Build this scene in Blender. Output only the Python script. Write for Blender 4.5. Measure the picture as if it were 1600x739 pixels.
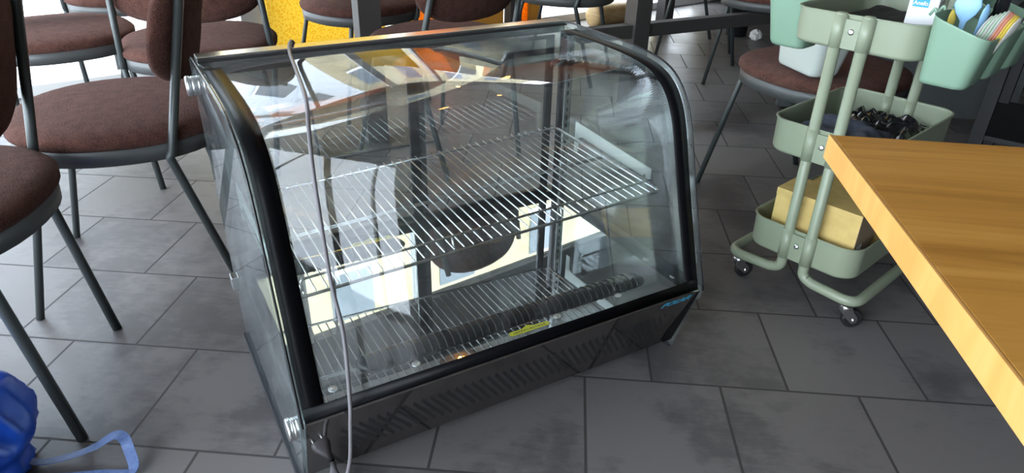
import bpy, bmesh, math, random
from mathutils import Vector, Matrix, noise

random.seed(7)
for _o in list(bpy.data.objects):
    bpy.data.objects.remove(_o, do_unlink=True)
SC = bpy.context.scene
COL = SC.collection
PI = math.pi

# ------------------------------------------------------------------ camera
H = 1.042
PITCH, ROLL, FPX = 0.5049, 0.0253, 1078.6
_c, _s = math.cos(PITCH), math.sin(PITCH)
_F = Vector((0, _c, -_s)); _R = Vector((1, 0, 0)); _U = Vector((0, _s, _c))
_R2 = _R * math.cos(ROLL) + _U * math.sin(ROLL)
_U2 = -_R * math.sin(ROLL) + _U * math.cos(ROLL)
cam_data = bpy.data.cameras.new('camera')
cam = bpy.data.objects.new('camera', cam_data)
COL.objects.link(cam)
cam.matrix_world = Matrix((( _R2.x, _U2.x, -_F.x, 0), (_R2.y, _U2.y, -_F.y, 0), (_R2.z, _U2.z, -_F.z, H), (0, 0, 0, 1)))
cam_data.sensor_fit = 'HORIZONTAL'
cam_data.sensor_width = 36.0
cam_data.lens = FPX / 1600 * 36.0
cam_data.clip_start = 0.02
SC.camera = cam

# ------------------------------------------------------------------ world, light, exposure
SC.view_settings.view_transform = 'Standard'
SC.view_settings.look = 'None'
SC.view_settings.gamma = 1.0
SC.view_settings.use_curve_mapping = False
SC.view_settings.exposure = 2.12
world = bpy.data.worlds.new('sky'); SC.world = world
world.use_nodes = True
_bg = world.node_tree.nodes['Background']
_bg.inputs[0].default_value = (0.82, 0.90, 1.0, 1)
_bg.inputs[1].default_value = 3.0
sun_d = bpy.data.lights.new('sun', 'SUN'); sun_d.energy = 3.0; sun_d.angle = math.radians(1.5); sun_d.color = (1, .95, .86)
sun = bpy.data.objects.new('sun', sun_d); COL.objects.link(sun)
SUNDIR = Vector((-0.62, -0.35, -1.1))          # light travels along this: high sun over the street, falls outside the windows
sun.rotation_euler = SUNDIR.to_track_quat('-Z', 'Y').to_euler()
SC.render.engine = 'CYCLES'
cy = SC.cycles
cy.use_denoising = True
try: cy.denoiser = 'OPENIMAGEDENOISE'
except Exception: pass
cy.max_bounces = 14; cy.transparent_max_bounces = 24; cy.glossy_bounces = 8; cy.diffuse_bounces = 4
cy.caustics_reflective = False; cy.caustics_refractive = False
cy.sample_clamp_indirect = 6.0

# ------------------------------------------------------------------ material helpers
def mat(name, col=(.5, .5, .5), rough=.5, metal=0., spec=.5, sheen=0., coat=0., emit=None, estr=0., trans=0.):
    m = bpy.data.materials.new(name); m.use_nodes = True
    b = m.node_tree.nodes['Principled BSDF']
    b.inputs['Base Color'].default_value = (*col, 1)
    b.inputs['Roughness'].default_value = rough
    b.inputs['Metallic'].default_value = metal
    b.inputs['Specular IOR Level'].default_value = spec
    if sheen: b.inputs['Sheen Weight'].default_value = sheen
    if coat: b.inputs['Coat Weight'].default_value = coat
    if emit: b.inputs['Emission Color'].default_value = (*emit, 1); b.inputs['Emission Strength'].default_value = estr
    if trans: b.inputs['Transmission Weight'].default_value = trans
    return m
def N(m, t, **kw):
    n = m.node_tree.nodes.new(t)
    for k, v in kw.items(): setattr(n, k, v)
    return n
def LK(m, a, b): m.node_tree.links.new(a, b)
def bsdf(m): return m.node_tree.nodes['Principled BSDF']
def ramp(m, fac, stops):
    r = N(m, 'ShaderNodeValToRGB'); LK(m, fac, r.inputs[0])
    e = r.color_ramp.elements
    while len(e) < len(stops): e.new(0.5)
    for i, (p, c) in enumerate(stops):
        e[i].position = p; e[i].color = (*c, 1) if len(c) == 3 else c
    return r.outputs[0]
def noise_tex(m, scale, detail=3, rough=.5, coord='Object', sc=(1, 1, 1), dist=0.):
    tc = N(m, 'ShaderNodeTexCoord'); mp = N(m, 'ShaderNodeMapping'); mp.inputs['Scale'].default_value = sc
    LK(m, tc.outputs[coord], mp.inputs[0])
    n = N(m, 'ShaderNodeTexNoise'); n.inputs['Scale'].default_value = scale; n.inputs['Detail'].default_value = detail
    n.inputs['Roughness'].default_value = rough; n.inputs['Distortion'].default_value = dist
    LK(m, mp.outputs[0], n.inputs['Vector'])
    return n.outputs['Fac']
def bump(m, fac, strength, dist=.002, prev=None):
    b = N(m, 'ShaderNodeBump'); b.inputs['Strength'].default_value = strength; b.inputs['Distance'].default_value = dist
    LK(m, fac, b.inputs['Height'])
    if prev is not None: LK(m, prev, b.inputs['Normal'])
    return b.outputs[0]
def speckle(m, c0, c1, scale, b_strength=0., dist=.002, rough_rng=None, detail=3, sc=(1, 1, 1)):
    f = noise_tex(m, scale, detail, sc=sc)
    LK(m, ramp(m, f, [(.3, c0), (.7, c1)]), bsdf(m).inputs['Base Color'])
    if b_strength: LK(m, bump(m, f, b_strength, dist), bsdf(m).inputs['Normal'])
    return f

M = {}
# floor tiles: square slate-look tiles in half bond
TA = 0.2926 * H
def floor_material():
    m = mat('slate_tiles', rough=.42)
    tc = N(m, 'ShaderNodeTexCoord')
    br = N(m, 'ShaderNodeTexBrick', offset=.5, offset_frequency=2, squash=1.0)
    br.inputs['Scale'].default_value = 1.0
    br.inputs['Brick Width'].default_value = TA; br.inputs['Row Height'].default_value = TA
    br.inputs['Mortar Size'].default_value = .0030; br.inputs['Mortar Smooth'].default_value = .15
    br.inputs['Color1'].default_value = (0, 0, 0, 1); br.inputs['Color2'].default_value = (1, 1, 1, 1); br.inputs['Mortar'].default_value = (.5, .5, .5, 1)
    LK(m, tc.outputs['Object'], br.inputs['Vector'])
    big = noise_tex(m, 3.2, 4, .6); mid = noise_tex(m, 16, 6, .65); fine = noise_tex(m, 260, 3, .6)
    streak = noise_tex(m, 9, 5, .7, sc=(1, 5, 1), dist=1.2)
    mx = N(m, 'ShaderNodeMath', operation='MULTIPLY_ADD'); LK(m, br.outputs['Color'], mx.inputs[0]); mx.inputs[1].default_value = .22; LK(m, big, mx.inputs[2])
    mx2 = N(m, 'ShaderNodeMath', operation='MULTIPLY_ADD'); LK(m, mid, mx2.inputs[0]); mx2.inputs[1].default_value = .45; LK(m, mx.outputs[0], mx2.inputs[2])
    mx3 = N(m, 'ShaderNodeMath', operation='MULTIPLY_ADD'); LK(m, streak, mx3.inputs[0]); mx3.inputs[1].default_value = .30; LK(m, mx2.outputs[0], mx3.inputs[2])
    col = ramp(m, mx3.outputs[0], [(.50, (.062, .058, .061)), (.85, (.096, .089, .091)), (1.15, (.155, .144, .142))])
    mix = N(m, 'ShaderNodeMix', data_type='RGBA'); LK(m, br.outputs['Fac'], mix.inputs[0]); LK(m, col, mix.inputs[6]); mix.inputs[7].default_value = (.05, .046, .045, 1)
    LK(m, mix.outputs[2], bsdf(m).inputs['Base Color'])
    rr = ramp(m, mx2.outputs[0], [(.5, (.33,) * 3), (1.1, (.47,) * 3)])
    rmix = N(m, 'ShaderNodeMix', data_type='RGBA'); LK(m, br.outputs['Fac'], rmix.inputs[0]); LK(m, rr, rmix.inputs[6]); rmix.inputs[7].default_value = (.7, .7, .7, 1)
    LK(m, rmix.outputs[2], bsdf(m).inputs['Roughness'])
    inv = N(m, 'ShaderNodeMath', operation='SUBTRACT'); inv.inputs[0].default_value = 1; LK(m, br.outputs['Fac'], inv.inputs[1])
    b1 = bump(m, inv.outputs[0], .9, .0025)
    b2 = bump(m, streak, .25, .0012, b1); b3 = bump(m, fine, .12, .0006, b2)
    LK(m, b3, bsdf(m).inputs['Normal'])
    return m
M['floor'] = floor_material()

def fabric(name, c0, c1):
    m = mat(name, rough=.95, spec=.08, sheen=.06)
    f = noise_tex(m, 330, 3, .7); g = noise_tex(m, 40, 2)
    a = N(m, 'ShaderNodeMath', operation='MULTIPLY_ADD'); LK(m, g, a.inputs[0]); a.inputs[1].default_value = .35; LK(m, f, a.inputs[2])
    LK(m, ramp(m, a.outputs[0], [(.45, c0), (.9, c1)]), bsdf(m).inputs['Base Color'])
    LK(m, bump(m, f, .9, .003), bsdf(m).inputs['Normal'])
    return m
M['boucle'] = fabric('brown_boucle', (.042, .019, .015), (.175, .080, .062))
M['tube'] = mat('grey_painted_tube', (.062, .072, .072), .38, .25)
M['rim'] = mat('grey_seat_band', (.10, .105, .105), .45, .2)
M['black'] = mat('black_enamel', (.006, .006, .007), .22, spec=.35)
M['bezel'] = mat('printed_black_border', (.004, .004, .005), .35, spec=.10)
M['blackmatt'] = mat('black_matt', (.012, .012, .013), .6)
M['rubber'] = mat('rubber_black', (.018, .020, .024), .5)
M['steel'] = mat('brushed_steel', (.62, .62, .62), .22, 1.)
M['chrome'] = mat('chrome', (.68, .68, .68), .28, 1.)
M['wireframe'] = mat('shelf_frame_wire', (.42, .42, .42), .22, 1.)
M['wire'] = mat('chrome_wire', (.80, .80, .80), .20, 1.)
def mirror_steel(name, col, r0, r1):
    m = mat(name, col, r0, 1.)
    f = noise_tex(m, 14, 4, .6)
    LK(m, ramp(m, f, [(.3, (r0,) * 3), (.75, (r1,) * 3)]), bsdf(m).inputs['Roughness'])
    g = noise_tex(m, 5, 2)
    LK(m, bump(m, g, .03, .002), bsdf(m).inputs['Normal'])
    return m
M['deck'] = mirror_steel('polished_steel_deck', (.56, .56, .56), .004, .022)
M['panel'] = mirror_steel('dark_polished_panel', (.27, .26, .26), .04, .08)
def glass(name, tint, dust=.02, ior=1.5, mirror=0.):
    m = bpy.data.materials.new(name); m.use_nodes = True
    nt = m.node_tree; nt.nodes.clear()
    out = nt.nodes.new('ShaderNodeOutputMaterial')
    tr = nt.nodes.new('ShaderNodeBsdfTransparent'); tr.inputs[0].default_value = (*tint, 1)
    gl = nt.nodes.new('ShaderNodeBsdfGlossy'); gl.inputs['Roughness'].default_value = .015; gl.inputs['Color'].default_value = (.95, .97, 1, 1)
    geo = nt.nodes.new('ShaderNodeNewGeometry')
    mi = nt.nodes.new('ShaderNodeMix'); mi.data_type = 'FLOAT'
    nt.links.new(geo.outputs['Backfacing'], mi.inputs[0]); mi.inputs[2].default_value = ior; mi.inputs[3].default_value = 1 / ior
    fr = nt.nodes.new('ShaderNodeFresnel'); nt.links.new(mi.outputs[0], fr.inputs['IOR'])
    ad = nt.nodes.new('ShaderNodeMath'); ad.operation = 'ADD'; ad.use_clamp = True
    nt.links.new(fr.outputs[0], ad.inputs[0]); ad.inputs[1].default_value = mirror
    ms = nt.nodes.new('ShaderNodeMixShader')
    nt.links.new(ad.outputs[0], ms.inputs[0]); nt.links.new(tr.outputs[0], ms.inputs[1]); nt.links.new(gl.outputs[0], ms.inputs[2])
    df = nt.nodes.new('ShaderNodeBsdfDiffuse'); df.inputs[0].default_value = (.75, .78, .8, 1)
    tc = nt.nodes.new('ShaderNodeTexCoord'); no = nt.nodes.new('ShaderNodeTexNoise'); no.inputs['Scale'].default_value = 5; no.inputs['Detail'].default_value = 6
    no.inputs['Roughness'].default_value = .7; no.inputs['Distortion'].default_value = 1.5
    nt.links.new(tc.outputs['Object'], no.inputs['Vector'])
    rp = nt.nodes.new('ShaderNodeMapRange'); rp.inputs['From Min'].default_value = .42; rp.inputs['From Max'].default_value = .75
    rp.inputs['To Min'].default_value = dust * .3; rp.inputs['To Max'].default_value = dust * 2.5
    nt.links.new(no.outputs['Fac'], rp.inputs[0])
    ms2 = nt.nodes.new('ShaderNodeMixShader')
    nt.links.new(rp.outputs[0], ms2.inputs[0]); nt.links.new(ms.outputs[0], ms2.inputs[1]); nt.links.new(df.outputs[0], ms2.inputs[2])
    nt.links.new(ms2.outputs[0], out.inputs[0])
    return m
M['glass'] = glass('clear_case_glass', (.965, .985, .98), .016)
M['sideglass'] = glass('side_plate_glass', (.90, .955, .945), .03)
M['doorglass'] = glass('sliding_door_glass', (.94, .96, .95), .02, mirror=.05)
M['window'] = glass('window_glass', (.97, .98, .98), .0)
M['logo'] = mat('blue_print', (.03, .25, .42), .4)
M['yellow_label'] = mat('yellow_sticker', (.72, .70, .03), .45)
M['ink'] = mat('sticker_ink', (.08, .08, .02), .6)
M['cord'] = mat('grey_cable', (.15, .14, .15), .45)
M['sage'] = mat('sage_green_powder_coat', (.255, .290, .205), .38)
M['mint'] = mat('mint_plastic', (.205, .325, .235), .42)
M['mintlight'] = mat('pale_mint_plastic', (.46, .54, .47), .4)
M['white'] = mat('white_paint', (.80, .80, .78), .5)
M['cream'] = mat('cream_paint', (.62, .60, .54), .6)
M['wallpaint'] = mat('grey_wall_paint', (.09, .085, .08), .8)
M['ceiling'] = mat('ceiling_paint', (.20, .19, .18), .9)
M['paving'] = mat('pale_street_paving', (.78, .77, .72), .9)
speckle(M['paving'], (.36, .365, .37), (.45, .455, .46), 6)
M['post'] = mat('dark_brown_steel', (.060, .055, .052), .5)
M['darkseat'] = M['boucle']
M['alu'] = mat('window_aluminium', (.55, .55, .53), .45, .3)
M['alulight'] = mat('light_grey_bracket', (.62, .66, .63), .45, .2)
M['lampwarm'] = mat('warm_filament_glow', (1, .5, .15), .4, emit=(1, .42, .10), estr=10)
M['lampmetal'] = mat('lamp_black', (.02, .02, .02), .4)
M['wheel'] = mat('castor_tyre', (.015, .015, .016), .45)
M['card'] = mat('yellow_cardboard', (.58, .42, .14), .75)
speckle(M['card'], (.52, .375, .125), (.64, .46, .17), 30)
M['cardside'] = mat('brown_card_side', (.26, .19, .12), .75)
M['paper'] = mat('white_label_paper', (.72, .72, .74), .55)
M['bluelabel'] = mat('blue_label_print', (.02, .30, .75), .5)
M['cloth'] = mat('slate_blue_cloth', (.055, .065, .090), .9)
speckle(M['cloth'], (.045, .052, .075), (.075, .085, .115), 90, .4)
M['film'] = mat('black_plastic_film', (.010, .010, .012), .14, coat=.5)
M['bluebag'] = mat('blue_woven_plastic', (.008, .10, .72), .33)
speckle(M['bluebag'], (.006, .085, .62), (.012, .13, .85), 5, .15, .004)
M['strap'] = mat('faded_blue_webbing', (.085, .14, .30), .6)
speckle(M['strap'], (.07, .12, .27), (.11, .17, .35), 160, .4, .001)
M['strapink'] = mat('pale_strap_print', (.22, .30, .48), .6)
M['greyboard'] = mat('grey_felt_board', (.075, .083, .083), .95)
speckle(M['greyboard'], (.055, .062, .062), (.10, .108, .108), 260, .5)
def wood(name, c0, c1, c2, sc, seed=0.):
    m = mat(name, rough=.42, spec=.30)
    tc = N(m, 'ShaderNodeTexCoord'); mp = N(m, 'ShaderNodeMapping'); mp.inputs['Scale'].default_value = sc; mp.inputs['Location'].default_value = (seed, seed, 0)
    LK(m, tc.outputs['Object'], mp.inputs[0])
    n = N(m, 'ShaderNodeTexNoise'); n.inputs['Scale'].default_value = 1.; n.inputs['Detail'].default_value = 7; n.inputs['Roughness'].default_value = .62; n.inputs['Distortion'].default_value = .8
    LK(m, mp.outputs[0], n.inputs['Vector'])
    LK(m, ramp(m, n.outputs['Fac'], [(.3, c0), (.5, c1), (.72, c2)]), bsdf(m).inputs['Base Color'])
    LK(m, bump(m, n.outputs['Fac'], .08, .001), bsdf(m).inputs['Normal'])
    return m
M['oak'] = wood('oak_tabletop', (.36, .155, .024), (.52, .245, .046), (.62, .32, .078), (1.6, 26, 10))
M['oakedge'] = wood('oak_edge_staves', (.50, .24, .060), (.60, .30, .085), (.66, .36, .12), (14, 14, 3), 3.)
M['logwood'] = wood('pale_log_wood', (.40, .26, .11), (.52, .36, .17), (.6, .44, .22), (20, 3, 20))
def translucent(m, k=.5):
    # thin cloth: daylight from behind shines through
    out = [n for n in m.node_tree.nodes if n.type == 'OUTPUT_MATERIAL'][0]
    src = [l.from_socket for l in m.node_tree.links if l.to_node == bsdf(m) and l.to_socket.name == 'Base Color'][0]
    t = N(m, 'ShaderNodeBsdfTranslucent'); LK(m, src, t.inputs[0])
    x = N(m, 'ShaderNodeMixShader'); x.inputs[0].default_value = k
    LK(m, bsdf(m).outputs[0], x.inputs[1]); LK(m, t.outputs[0], x.inputs[2]); LK(m, x.outputs[0], out.inputs[0])
def lattice(name, c0, c1, scale):
    m = mat(name, rough=.8)
    tc = N(m, 'ShaderNodeTexCoord'); v = N(m, 'ShaderNodeTexVoronoi'); v.inputs['Scale'].default_value = scale
    LK(m, tc.outputs['Object'], v.inputs['Vector'])
    LK(m, ramp(m, v.outputs['Distance'], [(.15, c0), (.55, c1)]), bsdf(m).inputs['Base Color'])
    LK(m, bump(m, v.outputs['Distance'], .6, .004), bsdf(m).inputs['Normal'])
    translucent(m)
    return m
M['yellowcloth'] = lattice('yellow_bubble_fabric', (.80, .50, .03), (.92, .74, .16), 75)
M['orangecloth'] = lattice('orange_woven_fabric', (.80, .28, .01), (.95, .42, .03), 40)
M['leafcloth'] = mat('ochre_leaf_print', (.4, .26, .06), .8)
def leafprint(m):
    tc = N(m, 'ShaderNodeTexCoord'); v = N(m, 'ShaderNodeTexVoronoi', distance='MINKOWSKI'); v.inputs['Scale'].default_value = 22; v.inputs['Exponent'].default_value = .6
    LK(m, tc.outputs['Object'], v.inputs['Vector'])
    LK(m, ramp(m, v.outputs['Distance'], [(.10, (.10, .05, .012)), (.2, (.46, .29, .075))]), bsdf(m).inputs['Base Color'])
leafprint(M['leafcloth']); translucent(M['leafcloth'], .4)
M['brownblind'] = mat('brown_blind_cloth', (.30, .13, .07), .85)
M['spoonblue'] = mat('pale_blue_plastic', (.24, .45, .68), .35)
M['coral'] = mat('coral_plastic', (.75, .32, .22), .4)
M['lemon'] = mat('yellow_plastic', (.80, .60, .10), .4)
M['offwhite'] = mat('off_white_plastic', (.50, .54, .50), .42)
M['clearplastic'] = mat('milky_plastic', (.62, .62, .58), .3)
M['hangerwhite'] = mat('pale_green_plastic', (.50, .66, .50), .35)

# ------------------------------------------------------------------ object helpers
def link(name, me, material=None, parent=None, smooth=False):
    o = bpy.data.objects.new(name, me); COL.objects.link(o)
    if material: me.materials.append(material if not isinstance(material, str) else M[material])
    if parent is not None: o.parent = parent
    if smooth:
        for p in me.polygons: p.use_smooth = True
    return o
def from_bm(name, bm, material, parent=None, smooth=False, bevel=0., seg=2, autosmooth=False):
    me = bpy.data.meshes.new(name); bm.normal_update(); bm.to_mesh(me); bm.free()
    o = link(name, me, material, parent, smooth)
    if bevel:
        b = o.modifiers.new('bevel', 'BEVEL'); b.width = bevel; b.segments = seg; b.limit_method = 'ANGLE'; b.angle_limit = math.radians(40)
        b.harden_normals = False
        for p in me.polygons: p.use_smooth = True
        w = o.modifiers.new('wn', 'WEIGHTED_NORMAL'); w.keep_sharp = True
    return o
def empty(name, loc=(0, 0, 0), rz=0., label=None, cat=None, group=None):
    o = bpy.data.objects.new(name, None); COL.objects.link(o); o.location = loc; o.rotation_euler = (0, 0, rz)
    o.empty_display_size = .05
    tag(o, label, cat, group)
    return o
def tag(o, label=None, cat=None, group=None, kind=None):
    if label: o['label'] = label
    if cat: o['category'] = cat
    if group: o['group'] = group
    if kind: o['kind'] = kind
    return o
def add_box(bm, lo, hi, mtx=None):
    vs = [bm.verts.new((x, y, z)) for x in (lo[0], hi[0]) for y in (lo[1], hi[1]) for z in (lo[2], hi[2])]
    if mtx is not None:
        for v in vs: v.co = mtx @ v.co
    for f in ((0, 1, 3, 2), (4, 6, 7, 5), (0, 4, 5, 1), (2, 3, 7, 6), (0, 2, 6, 4), (1, 5, 7, 3)):
        bm.faces.new([vs[i] for i in f])
    return vs
def box(name, lo, hi, material, parent=None, bevel=0., mtx=None):
    bm = bmesh.new(); add_box(bm, lo, hi, mtx); bmesh.ops.recalc_face_normals(bm, faces=bm.faces)
    return from_bm(name, bm, material, parent, bevel=bevel)
def fillet(pts, r, n=6):
    """round the inner corners of a polyline"""
    pts = [Vector(p) for p in pts]; out = [pts[0]]
    for i in range(1, len(pts) - 1):
        a, b, c = pts[i - 1], pts[i], pts[i + 1]
        rr = r[i] if isinstance(r, (list, tuple)) else r
        d1 = (a - b); d2 = (c - b); k = min(rr, d1.length * .49, d2.length * .49)
        p1 = b + d1.normalized() * k; p2 = b + d2.normalized() * k
        for j in range(n + 1):
            t = j / n; out.append((1 - t) ** 2 * p1 + 2 * t * (1 - t) * b + t * t * p2)
    out.append(pts[-1]); return out
def add_tube(bm, pts, r, n=12, cap=True, closed=False):
    pts = [Vector(p) for p in pts]; L = len(pts); rings = []
    T = []
    for i in range(L):
        if closed: t = pts[(i + 1) % L] - pts[i - 1]
        else: t = pts[min(i + 1, L - 1)] - pts[max(i - 1, 0)]
        T.append(t.normalized())
    up = Vector((0, 0, 1)) if abs(T[0].z) < .9 else Vector((1, 0, 0))
    x = T[0].cross(up).normalized()
    for i in range(L):
        x = (x - T[i] * x.dot(T[i])).normalized(); y = T[i].cross(x)
        rr = r[i] if isinstance(r, (list, tuple)) else r
        rings.append([bm.verts.new(pts[i] + (x * math.cos(2 * PI * k / n) + y * math.sin(2 * PI * k / n)) * rr) for k in range(n)])
    for i in range(L if closed else L - 1):
        A, B = rings[i], rings[(i + 1) % L]
        for k in range(n):
            bm.faces.new((A[k], A[(k + 1) % n], B[(k + 1) % n], B[k]))
    if cap and not closed:
        bm.faces.new(list(reversed(rings[0]))); bm.faces.new(rings[-1])
def tube(name, pts, r, material, parent=None, n=12, closed=False):
    bm = bmesh.new(); add_tube(bm, pts, r, n, closed=closed); bmesh.ops.recalc_face_normals(bm, faces=bm.faces)
    return from_bm(name, bm, material, parent, smooth=True)
def add_prism(bm, outline, z0, z1, mtx=None):
    """outline (x,y) list extruded in z"""
    a = [bm.verts.new((p[0], p[1], z0)) for p in outline]; b = [bm.verts.new((p[0], p[1], z1)) for p in outline]
    if mtx is not None:
        for v in a + b: v.co = mtx @ v.co
    n = len(outline)
    bm.faces.new(list(reversed(a))); bm.faces.new(b)
    for i in range(n): bm.faces.new((a[i], a[(i + 1) % n], b[(i + 1) % n], b[i]))
def prism(name, outline, z0, z1, material, parent=None, mtx=None, bevel=0., smooth=False):
    bm = bmesh.new(); add_prism(bm, outline, z0, z1, mtx); bmesh.ops.recalc_face_normals(bm, faces=bm.faces)
    return from_bm(name, bm, material, parent, bevel=bevel, smooth=smooth)
def add_rings(bm, rings, cap0=True, cap1=True):
    R = [[bm.verts.new(p) for p in r] for r in rings]
    n = len(R[0])
    for A, B in zip(R, R[1:]):
        for k in range(n): bm.faces.new((A[k], A[(k + 1) % n], B[(k + 1) % n], B[k]))
    if cap0: bm.faces.new(list(reversed(R[0])))
    if cap1: bm.faces.new(R[-1])
def lathe(name, prof, material, parent=None, n=24, mtx=None, cap0=True, cap1=True):
    bm = bmesh.new()
    add_rings(bm, [[(r * math.cos(2 * PI * k / n), r * math.sin(2 * PI * k / n), z) for k in range(n)] for r, z in prof], cap0, cap1)
    if mtx is not None: bmesh.ops.transform(bm, matrix=mtx, verts=bm.verts)
    bmesh.ops.recalc_face_normals(bm, faces=bm.faces)
    return from_bm(name, bm, material, parent, smooth=True)
def superell(rx, ry, n=2.3, k=48):
    out = []
    for i in range(k):
        t = 2 * PI * i / k; c, s = math.cos(t), math.sin(t)
        out.append((rx * math.copysign(abs(c) ** (2 / n), c), ry * math.copysign(abs(s) ** (2 / n), s)))
    return out
def rrect(hx, hy, r, seg=6):
    out = []
    for cx, cy, a0 in ((hx - r, hy - r, 0), (-hx + r, hy - r, 90), (-hx + r, -hy + r, 180), (hx - r, -hy + r, 270)):
        for i in range(seg + 1):
            a = math.radians(a0 + 90 * i / seg); out.append((cx + r * math.cos(a), cy + r * math.sin(a)))
    return out
def text_mesh(name, body, size, material, parent, mtx, shear=0., extrude=.0002, sx=1.):
    cu = bpy.data.curves.new(name, 'FONT'); cu.body = body; cu.size = size; cu.extrude = extrude; cu.shear = shear
    cu.align_x = 'CENTER'; cu.align_y = 'CENTER'; cu.offset = size * .012
    t = bpy.data.objects.new(name, cu); COL.objects.link(t)
    dg = bpy.context.evaluated_depsgraph_get(); me = bpy.data.meshes.new_from_object(t.evaluated_get(dg))
    bpy.data.objects.remove(t, do_unlink=True)
    me.transform(Matrix.Diagonal((sx, 1, 1, 1))); me.transform(mtx)
    me.materials.clear()
    return link(name, me, material, parent)
def smooth_path(pts, n=8):
    P = [Vector(p) for p in pts]; out = []
    for i in range(len(P) - 1):
        p0 = P[max(i - 1, 0)]; p1 = P[i]; p2 = P[i + 1]; p3 = P[min(i + 2, len(P) - 1)]
        for j in range(n):
            t = j / n
            out.append(.5 * ((2 * p1) + (-p0 + p2) * t + (2 * p0 - 5 * p1 + 4 * p2 - p3) * t * t + (-p0 + 3 * p1 - 3 * p2 + p3) * t ** 3))
    out.append(P[-1]); return out

# ------------------------------------------------------------------ the setting
WY = math.radians(37.05)
We = Vector((math.cos(WY), math.sin(WY), 0)); Wn = Vector((We.y, -We.x, 0)); W0 = Vector((0, 4.82, 0))
def wallm(s, t, z=0.): return W0 + We * s + Wn * t + Vector((0, 0, z))
WM = Matrix.Translation(W0) @ Matrix.Rotation(WY, 4, 'Z')           # local x along the window wall, local -y into the room
def wbox(name, s0, s1, t0, t1, z0, z1, material, bevel=0., parent=None):
    o = box(name, (s0, -t1, z0), (s1, -t0, z1), material, parent, bevel)
    if parent is None: o.matrix_world = WM
    return o
def structure(o): o['kind'] = 'structure'; return o
S0, S1, TD, CH = -5.4, 4.6, 8.2, 2.7
# floor: origin and rotation carry the tile grid
bm = bmesh.new(); AZ = -0.0701
Minv = (Matrix.Translation((-1.0 * H, 1.2628 * H, 0)) @ Matrix.Rotation(AZ, 4, 'Z')).inverted()
vs = [bm.verts.new(Minv @ p) for p in (wallm(S0, -.05), wallm(S1, -.05), wallm(S1, TD), wallm(S0, TD))]
bm.faces.new(vs)
bmesh.ops.recalc_face_normals(bm, faces=bm.faces)
if bm.faces[:][0].normal.z < 0: bmesh.ops.reverse_faces(bm, faces=bm.faces)
fl = structure(from_bm('floor', bm, 'floor')); fl.matrix_world = Minv.inverted()
structure(wbox('ceiling', S0 - .1, S1 + .1, -.1, TD + .1, CH, CH + .08, 'ceiling'))
structure(wbox('wall_right', S1, S1 + .1, -.05, TD, 0, CH, 'wallpaint'))
structure(wbox('wall_front', S0, S1, TD, TD + .1, 0, CH, 'wallpaint'))
# back wall: low kerb, lintel, window bays with mullions
structure(wbox('baseboard_back', S0, S1, -.08, .0, 0, .055, 'white', .006))
structure(wbox('wall_back', S0, S1, -.08, 0, 2.35, CH, 'wallpaint'))
MULL = [(-5.4, -5.3), (-3.72, -3.60), (-1.83, -1.69), (-.87, -.80), (1.9, 2.02)]
structure(wbox('wall_back_blocker', 2.02, S1, -.08, 0, 0, 2.35, 'wallpaint'))  # window bays closed off here, solid piece added to dim the right side
for i, (a, b) in enumerate(MULL):
    structure(wbox('trim_%d' % (i + 1), a, b, -.08, .012, .055, 2.35, 'alu', .006))
for i in range(len(MULL) - 1):
    a, b = MULL[i][1], MULL[i + 1][0]
    structure(wbox('window_%d' % (i + 1), a, b, -.05, -.04, .055, 2.35, 'window'))
# left wall: solid piers and one wide window
LWM = Matrix.Translation(wallm(S0, 0)) @ Matrix.Rotation(WY - PI / 2, 4, 'Z')   # local x runs into the room (t), local y points inwards
def lbox(name, t0, t1, z0, z1, material, y0=-.1, y1=0.):
    o = box(name, (t0, y0, z0), (t1, y1, z1), material); o.matrix_world = LWM; return structure(o)
lbox('wall_left', 0, .25, 0, CH, 'wallpaint'); 
lbox('wall_left_far', 6.4, TD, 0, CH, 'wallpaint')
lbox('wall_left_sill', .25, 6.4, 0, .06, 'white')
lbox('wall_left_lintel', .25, 6.4, 2.50, CH, 'wallpaint')
lbox('window_4', .25, 6.4, .06, 2.50, 'window', -.06, -.05)
for i, t in enumerate((2.7, 5.3)): lbox('trim_%d' % (i + 7), t, t + .08, .06, 2.50, 'alu')
# street outside
bm = bmesh.new()
for p in ((-22, .1, -.02), (22, .1, -.02), (22, 26, -.02), (-22, 26, -.02)): bm.verts.new(p)
bm.faces.new(bm.verts[:]) ; st = structure(from_bm('ground_outside', bm, 'paving')); st.matrix_world = WM
bm = bmesh.new()
for p in ((-.1, 0, -.02), (9, 0, -.02), (9, -14, -.02), (-.1, -14, -.02)): bm.verts.new(p)
bm.faces.new(bm.verts[:]); st = structure(from_bm('ground_outside_left', bm, 'paving')); st.matrix_world = LWM @ Matrix.Rotation(PI, 4, 'Z') @ Matrix.Scale(-1, 4, (1, 0, 0))
M['facade'] = mat('cream_render', (.60, .53, .36), .9)
speckle(M['facade'], (.30, .255, .155), (.42, .365, .235), .8)
M['facadewin'] = mat('dark_house_window', (.10, .12, .14), .2)
M['whitefacade'] = mat('white_render', (.62, .66, .70), .9)
def house(s_mid, half, m_, label):
    hs = empty('house', wallm(s_mid, -11.0), WY, label, 'house')
    box('facade', (-half, 0, 0), (half, .4, 11.6), m_, hs)
    n = int(half * 2 / 3.3)
    for i in range(n):
        for z in (.9, 3.7, 6.4, 9.0):
            x = -half + 1.1 + i * 3.3
            w = box('house_window', (x, -.03, z), (x + 1.2, .02, z + 1.5), 'facadewin', hs)
            box('window_sill', (x - .1, -.10, z - .1), (x + 1.3, 0, z), 'white', w)
house(6.0, 8.0, 'facade', 'cream rendered house across the street, mirrored in the steel deck')
house(-9.0, 7.0, 'whitefacade', 'white rendered house across the street, left of the cream one')
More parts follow.
